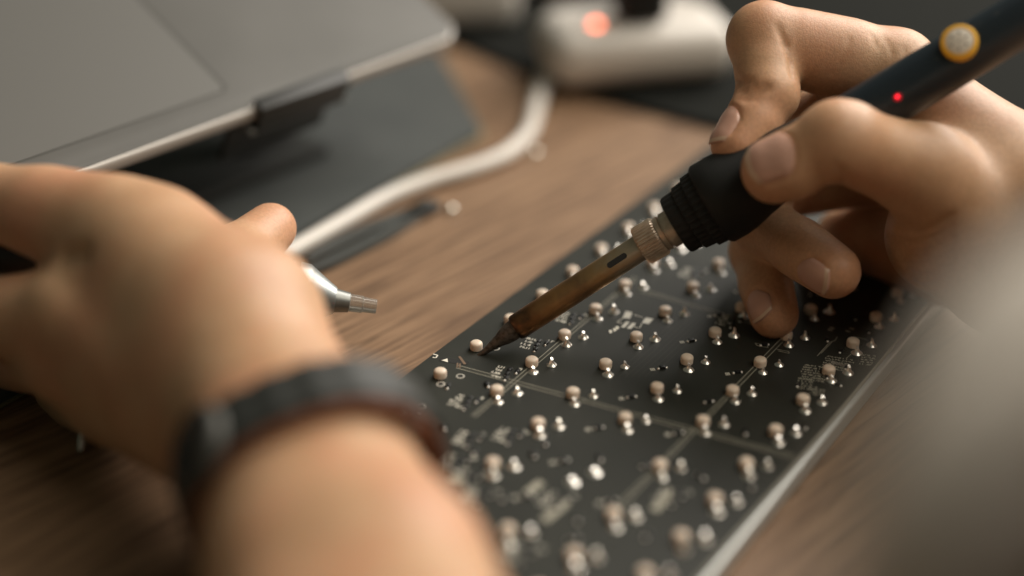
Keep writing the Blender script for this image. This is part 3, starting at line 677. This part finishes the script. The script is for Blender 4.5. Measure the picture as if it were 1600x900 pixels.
def skin_object(fld, name, parent, label):
    P, Q = fld.mesh(); Wd = (CAM_POS + P @ CAM_ROT) / 1000 - origin(parent)
    me = bpy.data.meshes.new(name); me.vertices.add(len(Wd)); me.vertices.foreach_set('co', Wd.astype(np.float32).ravel())
    me.loops.add(Q.size); me.loops.foreach_set('vertex_index', Q.astype(np.int32).ravel())
    me.polygons.add(len(Q)); me.polygons.foreach_set('loop_start', np.arange(0, Q.size, 4, dtype=np.int32)); me.polygons.foreach_set('loop_total', np.full(len(Q), 4, np.int32))
    me.update(calc_edges=True); me.validate(); me.polygons.foreach_set('use_smooth', [True] * len(me.polygons)); me.materials.append(MATS['skin'])
    fl = np.zeros(len(P))
    for p, r, w in fld.flush: fl = np.maximum(fl, w * np.exp(-((P - p) ** 2).sum(1) / (r * r)))
    at = me.attributes.new('flush', 'FLOAT', 'POINT'); at.data.foreach_set('value', fl.astype(np.float32))
    o = bpy.data.objects.new(name, me); COL.objects.link(o); o.parent = parent; o['label'] = label; WORLD_AT[o.name] = origin(parent)
    return o
def nail_grid(fld, a, b, up, l0, l1, half):
    """Skin points under a fingernail on the axis a->b (camera mm): l0 to l1 mm along it, +-half radians across."""
    ax = unit(b - a); up = unit(up - ax * (up @ ax)); sd_ = np.cross(ax, up); nu, nv = 12, 13; ln = np.linalg.norm(b - a); G = []; D = []
    for i in range(nu + 1):
        u = i / nu; row = []; dr = []
        for j_ in range(nv):
            v = j_ / (nv - 1) * 2 - 1
            wd = half * (1 - .22 * (max(0, .3 - u) / .3) ** 1.5); l = l0 + (l1 - l0) * u + 2.0 * v * v * (1 - u) ** 2 - 1.6 * v * v * u
            d = up * math.cos(v * wd) + sd_ * math.sin(v * wd); over = max(0.0, l - ln)
            p = fld.out(a + ax * min(l, ln), unit(d + ax * min(1.2, over / 6.0))); row.append(p); dr.append(d)
        G.append(row); D.append(dr)
    return np.array(G), np.array(D), up
def nail_groove(fld, spec, r=.55, k=1.0):
    G, D, up = nail_grid(fld, *spec); path = [G[i, 0] for i in range(10, 0, -1)] + list(G[0]) + [G[i, -1] for i in range(1, 11)]
    for p, q in zip(path[:-1], path[1:]): fld.carve(p, q, r, k)
def nail(fld, parent, spec, G, D, up, lift=.42):
    nu, nv = 12, 13; G = G.copy()
    for i in range(nu + 1):
        for j_ in range(nv):
            u = i / nu; v = j_ / (nv - 1) * 2 - 1; G[i, j_] += D[i, j_] * (lift * (1 - .9 * abs(v) ** 5) * min(1, .1 + u * 4) - .12 * (1 - u))
    ax = unit(spec[1] - spec[0]); G[nu] += ax * .35
    n = G.reshape(-1, 3); inn = n - np.repeat(np.tile(np.array([up]), (nv, 1))[None], nu + 1, 0).reshape(-1, 3) * .9
    vs = np.vstack([n, inn]); N = len(n); fs = []
    for i in range(nu):
        for j_ in range(nv - 1):
            q = (i * nv + j_, i * nv + j_ + 1, (i + 1) * nv + j_ + 1, (i + 1) * nv + j_); fs.append(q)
    rim = [j_ for j_ in range(nv)] + [i * nv + nv - 1 for i in range(1, nu + 1)] + [nu * nv + j_ for j_ in range(nv - 2, -1, -1)] + [i * nv for i in range(nu - 1, 0, -1)]
    for i in range(len(rim)): a_, b_ = rim[i], rim[(i + 1) % len(rim)]; fs.append((b_, a_, a_ + N, b_ + N))
    wv = (CAM_POS + vs @ CAM_ROT) / 1000
    o = mk('fingernail', (wv, fs), ['fingernail', 'nail_edge'], parent, smooth=60)
    bm = bmesh.new(); bm.from_mesh(o.data); bmesh.ops.recalc_face_normals(bm, faces=bm.faces); bm.to_mesh(o.data); bm.free()
    mi = [0] * len(o.data.polygons)
    for i in range(nv - 1): mi[(nu - 1) * (nv - 1) + i] = 1
    o.data.polygons.foreach_set('material_index', mi)
    return o

person = thing('person', 'person in a pale grey-beige sleeve soldering, iron in the right hand, pump in the left', 'person', (-0.05, -0.05, 0))

# --- right hand holding the iron like a pen
R = Field((53, -100, 262), (232, 62, 582), .8)
wr1, wr2 = cc(1592, 318, 466), cc(1600, 405, 468)
ix = [cc(1398, 112, 478), cc(1196, 62, 476), cc(1200, 148, 467), cc(1147, 226, 462)]
md = [cc(1415, 140, 494), cc(1212, 212, 494), cc(1186, 345, 487), cc(1303, 424, 462)]
rg = [cc(1445, 250, 508), cc(1215, 300, 512), cc(1182, 392, 498), cc(1209, 491, 480)]
pk = [cc(1455, 320, 515), cc(1315, 368, 524), cc(1288, 408, 518), cc(1306, 430, 506)]
th = [cc(1565, 372, 460), cc(1442, 268, 449), cc(1312, 222, 438), cc(1208, 262, 444)]
for m_, r0, w_, r1 in ((ix[0], 12.5, wr1, 20), (md[0], 13, (wr1 + wr2) / 2 + V(0, 0, 8), 19), (rg[0], 13, wr2 + V(0, 0, 8), 18), (pk[0], 12, wr2 + V(0, 4, 8), 17)): R.cap(m_, w_, r0, r1, 9)
R.cap(th[0], th[1], 19, 13.2, 9); R.cap(cc(1478, 368, 466), cc(1560, 400, 468), 18, 20, 9)                  # thenar
R.cap(cc(1470, 200, 470), cc(1545, 250, 466), 11, 15, 10)                                              # web by the iron
R.cap(wr1, cc(1860, 420, 420), 21, 27, 9); R.cap(wr2, cc(1860, 560, 420), 20, 26, 9); R.cap(cc(1860, 420, 420), cc(2010, 580, 305), 27, 29, 9); R.cap(cc(1860, 560, 420), cc(2010, 640, 305), 26, 28, 9)                    # forearm
def finger(F, P, r, kbase=6, kj=2.2, bump=1.0):
    F.cap(P[0], P[1], r[0], r[1], kbase); F.cap(P[1], P[2], r[1], r[2], kj); F.cap(P[2], P[3], r[2], r[3], kj)
    mid = P[1] * .5 + P[0] * .5; 
    F.flush += [(P[3], 8, .75), (P[1], 9, .35)]
pkf = finger(R, pk, (11, 8.4, 7.4, 6.6), 4)
finger(R, rg, (11.5, 9.4, 8.6, 6.9), 3.5)
finger(R, md, (12, 10, 9.4, 7.5), 3.5)
R.cap(md[2] * .45 + md[3] * .55, md[3] + V(-.4, 0, .8), 8.8, 7.6, 3); R.cap(rg[2] * .45 + rg[3] * .55, rg[3] + V(.2, -.3, .6), 8.1, 7.0, 3)
finger(R, ix, (12.8, 10.9, 9.2, 7.0), 4); R.cap(ix[0] * .6 + ix[1] * .4, ix[0] * .25 + ix[1] * .75, 11.6, 10.8, 4)
R.cap(cc(1380, 385, 520), cc(1470, 385, 508), 12, 17, 6); R.cap(cc(1470, 385, 508), wr2 + V(0, 4, 10), 17, 18, 8)
R.cap(ix[2] * .45 + ix[3] * .55 + V(1.5, 1, -.5), ix[3] + V(2, .5, 0), 7.6, 6.8, 3)                          # index pad
R.cap(ix[1] + V(-.8, -.6, 0), ix[1] + V(.8, .4, 0), 10.6, 10.6, 3)
R.cap(th[1], th[2], 13.2, 10.6, 5); R.cap(th[2], th[3], 10.6, 8.6, 2.5); R.cap(th[2] + V(-1, -1.0, 0), th[2] + V(2, -.8, 0), 10.6, 10.4, 4)
R.cap(th[3] * .75 + th[2] * .25 + V(0, 2.2, 0), th[3] + V(.6, 1.6, 0), 9.2, 8.4, 4)                          # thumb pad
R.flush += [(th[3], 9, .7), (th[2], 10, .45), (ix[2] * .6 + ix[3] * .4, 9, .7), (th[1], 11, .25)]
# creases
for pts in ([(1152, 132), (1162, 138), (1178, 138), (1196, 133)], [(1154, 142), (1168, 147), (1186, 145), (1202, 138)], [(1152, 152), (1166, 156), (1180, 154)], [(1150, 123), (1162, 128), (1176, 127)],
            [(1215, 42), (1228, 70), (1236, 98), (1238, 118)], [(1311, 262), (1316, 276), (1320, 290)]): R.crease(pts, .55, 1.4)
for pts in ([(1296, 118), (1312, 100), (1322, 80), (1327, 60)], [(1360, 52), (1366, 66), (1376, 80)], [(1384, 62), (1392, 76), (1394, 90)], [(1412, 74), (1416, 86), (1412, 100)]): R.crease(pts, .22, .8, .05)
for i in range(6):                       # folds of the thumb base
    y = 338 + i * 17; R.crease([(1378 + i * 9, y + 12), (1402 + i * 6, y + 24), (1432 + i * 4, y + 26), (1462 + i * 2, y + 16), (1486, y)], .5, 2.0, .1)
def tipspec(P, up, back, fwd, half): ln = np.linalg.norm(P[3] - P[2]); return (P[2], P[3], up, ln - back, ln + fwd, half)
nspec = [tipspec(th, V(-.12, -.42, -1), 8.5, 4.5, .78), tipspec(ix, V(-1, -.25, -.35), 8.5, 4.0, .80),
         tipspec(md, V(-.30, .62, -1), 6.5, 4.2, .62), tipspec(rg, V(-.85, .0, -.9), 5.5, 4.2, .62)]
grids = [nail_grid(R, *q) for q in nspec]
for q in nspec: nail_groove(R, q)
arm_r = skin_object(R, 'arm', person, 'right forearm and hand holding the soldering iron like a pen')
for q, g in zip(nspec, grids): nail(R, arm_r, q, *g)

# --- left hand closed round the pump, wrist towards the camera
Lf = Field(V(-212, -60, 262), V(52, 130, 512), 1.1)
a1, a2 = cc(425, 706, 371), cc(503, 716, 366)
b1, b2 = cc(492, 905, 338), cc(598, 905, 333)
c1, c2 = cc(550, 1180, 296), cc(690, 1180, 290)
for p, q, r0, r1 in ((a1, b1, 18.5, 22.5), (a2, b2, 18, 22), (b1, c1, 22.5, 27), (b2, c2, 22, 27), ((a1 + a2) / 2 + V(-2, 0, 12), (b1 + b2) / 2 + V(-3, 0, 12), 19, 25)): Lf.cap(p, q, r0, r1, 8)
lix = [cc(175, 352, 426), cc(-110, 296, 448), cc(-190, 330, 470), cc(-180, 380, 490)]
lmd = [cc(120, 488, 418), cc(-120, 506, 446), cc(-190, 480, 472), cc(-150, 500, 490)]
lrg = [cc(110, 556, 428), cc(10, 560, 468), cc(70, 540, 486), cc(140, 520, 486)]
lpk = [cc(185, 626, 430), cc(110, 625, 466), cc(160, 600, 482), cc(220, 580, 482)]
for m_, r0, w_, r1 in ((lix[0], 12.2, cc(425, 640, 386), 17), (lmd[0], 12.5, cc(422, 660, 382), 18), (lrg[0], 12.5, cc(418, 692, 386), 17), (lpk[0], 12, cc(420, 712, 388), 16)): Lf.cap(m_, w_, r0, r1, 10)
for w_ in (cc(432, 636, 384), cc(422, 660, 382), cc(418, 692, 386)): Lf.cap(w_, a1, 17, 18, 8); Lf.cap(w_, a2, 17, 18, 8)
finger(Lf, lpk, (11.5, 9, 8, 7), 6); finger(Lf, lrg, (12, 9.5, 8.5, 7.5), 6); finger(Lf, lmd, (12.5, 10.5, 9, 8), 5); finger(Lf, lix, (12.2, 10.8, 9, 8), 5)
Lf.cap(cc(185, 428, 428), cc(262, 450, 412), 10, 15, 9); Lf.cap(cc(80, 334, 434), cc(238, 398, 420), 11.4, 16.5, 8)
lth = [cc(410, 600, 392), cc(372, 470, 428), cc(372, 402, 462), cc(423, 357, 478)]
Lf.cap(cc(238, 402, 421), cc(360, 512, 402), 17.6, 22.6, 10); Lf.cap(cc(360, 512, 402), cc(402, 620, 386), 22.6, 19.5, 10); Lf.cap(lth[0], lth[1], 15, 13, 9); Lf.cap(lth[1], lth[2], 12.5, 10, 4); Lf.cap(lth[2], lth[3], 9.8, 8.0, 2.5)
Lf.flush += [(lth[3], 12, .6), (lix[0], 10, .2)]
Lf.crease([(128, 398), (100, 402), (60, 404), (20, 404)], 1.2, 5)
arm_l = skin_object(Lf, 'arm', person, 'left forearm and hand closed round the desoldering pump')

# --- wristband on the left wrist
wc = (a1 + a2) / 2 + ((b1 + b2) / 2 - (a1 + a2) / 2) * .16; wax = unit((b1 + b2) / 2 - (a1 + a2) / 2)
wu = unit((a2 - a1) - wax * ((a2 - a1) @ wax)); wv_ = np.cross(wax, wu)
band = thing('wristwatch', 'black wristwatch band with brown lining on the left wrist', 'wristwatch', c2w(wc))
def loop(width, off, thick, gapR, sh=0.0):
    vs = []; fs = []; n = 72
    for k_ in range(n):
        t = 2 * math.pi * k_ / n; d = wu * math.cos(t) + wv_ * math.sin(t)
        r = max(np.linalg.norm(Lf.out(wc + wax * s, d, 60) - wc - wax * s) for s in (-6, 0, 6))
        if thick > 1.5: r -= .7 if k_ % 4 == 0 else 0
        r += off + gapR * max(0, math.cos(t)) ** 2
        for s, e_ in ((-width / 2, 0), (-width / 2 + .8, thick), (width / 2 - .8, thick), (width / 2, 0)): vs.append(wc + wax * (s + sh) + d * (r + e_))
    for k_ in range(n):
        k2 = (k_ + 1) % n
        for q in range(4): fs.append((k_ * 4 + q, k_ * 4 + (q + 1) % 4, k2 * 4 + (q + 1) % 4, k2 * 4 + q))
    return (CAM_POS + np.array(vs) @ CAM_ROT) / 1000, fs
mk('lining', loop(17.6, .5, 1.3, 2.8, .8), 'strap_lining', band)
mk('strap', loop(16.0, 1.75, 1.6, 2.8), 'strap', band)
def seen(t_):
    p = wc + 30 * (wu * math.cos(t_) + wv_ * math.sin(t_)); return abs(800 + FPX * p[0] / p[2] - 262) + abs(450 + FPX * p[1] / p[2] - 690)
t = min(np.linspace(0, 2 * math.pi, 73), key=seen); d = wu * math.cos(t) + wv_ * math.sin(t); pw = Lf.out(wc, d, 60)
cw = c2w(pw + d * 2.0); dw = unit(d @ CAM_ROT)
mk('watch_case', lathe(cw, dw, [(0, .009), (.001, .0100), (.0030, .0100), (.0038, .0094), (.0040, .0084), (.0036, .0082)], 40), 'watch_metal', band)
mk('watch_face', lathe(cw + dw * .0033, dw, [(0, .0081), (.0005, .0081), (.0007, .0075)], 36), 'watch_glass', band)

# --- sleeve of the right arm, close to the camera
def sleeve(pts, rs):
    P = spline(pts, 10); r = np.interp(np.linspace(0, 1, len(P)), np.linspace(0, 1, len(rs)), rs)
    vs, fs = tube(P, r, 40, caps=False); n = 40
    vs = vs.copy()
    for i in range(len(P)):
        for k_ in range(n):
            q = i * n + k_; d = vs[q] - P[i]; vs[q] = P[i] + d * (1 + .035 * math.sin(i * .9 + k_ * .45) + .02 * math.sin(i * .37 - k_ * .8))
    vi, fi = tube(P, r - .0012, 40, caps=False); 
    return join((vs, fs), (vi, [f[::-1] for f in fi]))
mk('sleeve', sleeve([W(2010, 610, 300), W(1965, 710, 240), W(1940, 840, 188), W(2300, 1400, 110)], [.037, .040, .043, .046]), 'sleeve_cloth', person, label='pale grey-beige sleeve of the right arm')
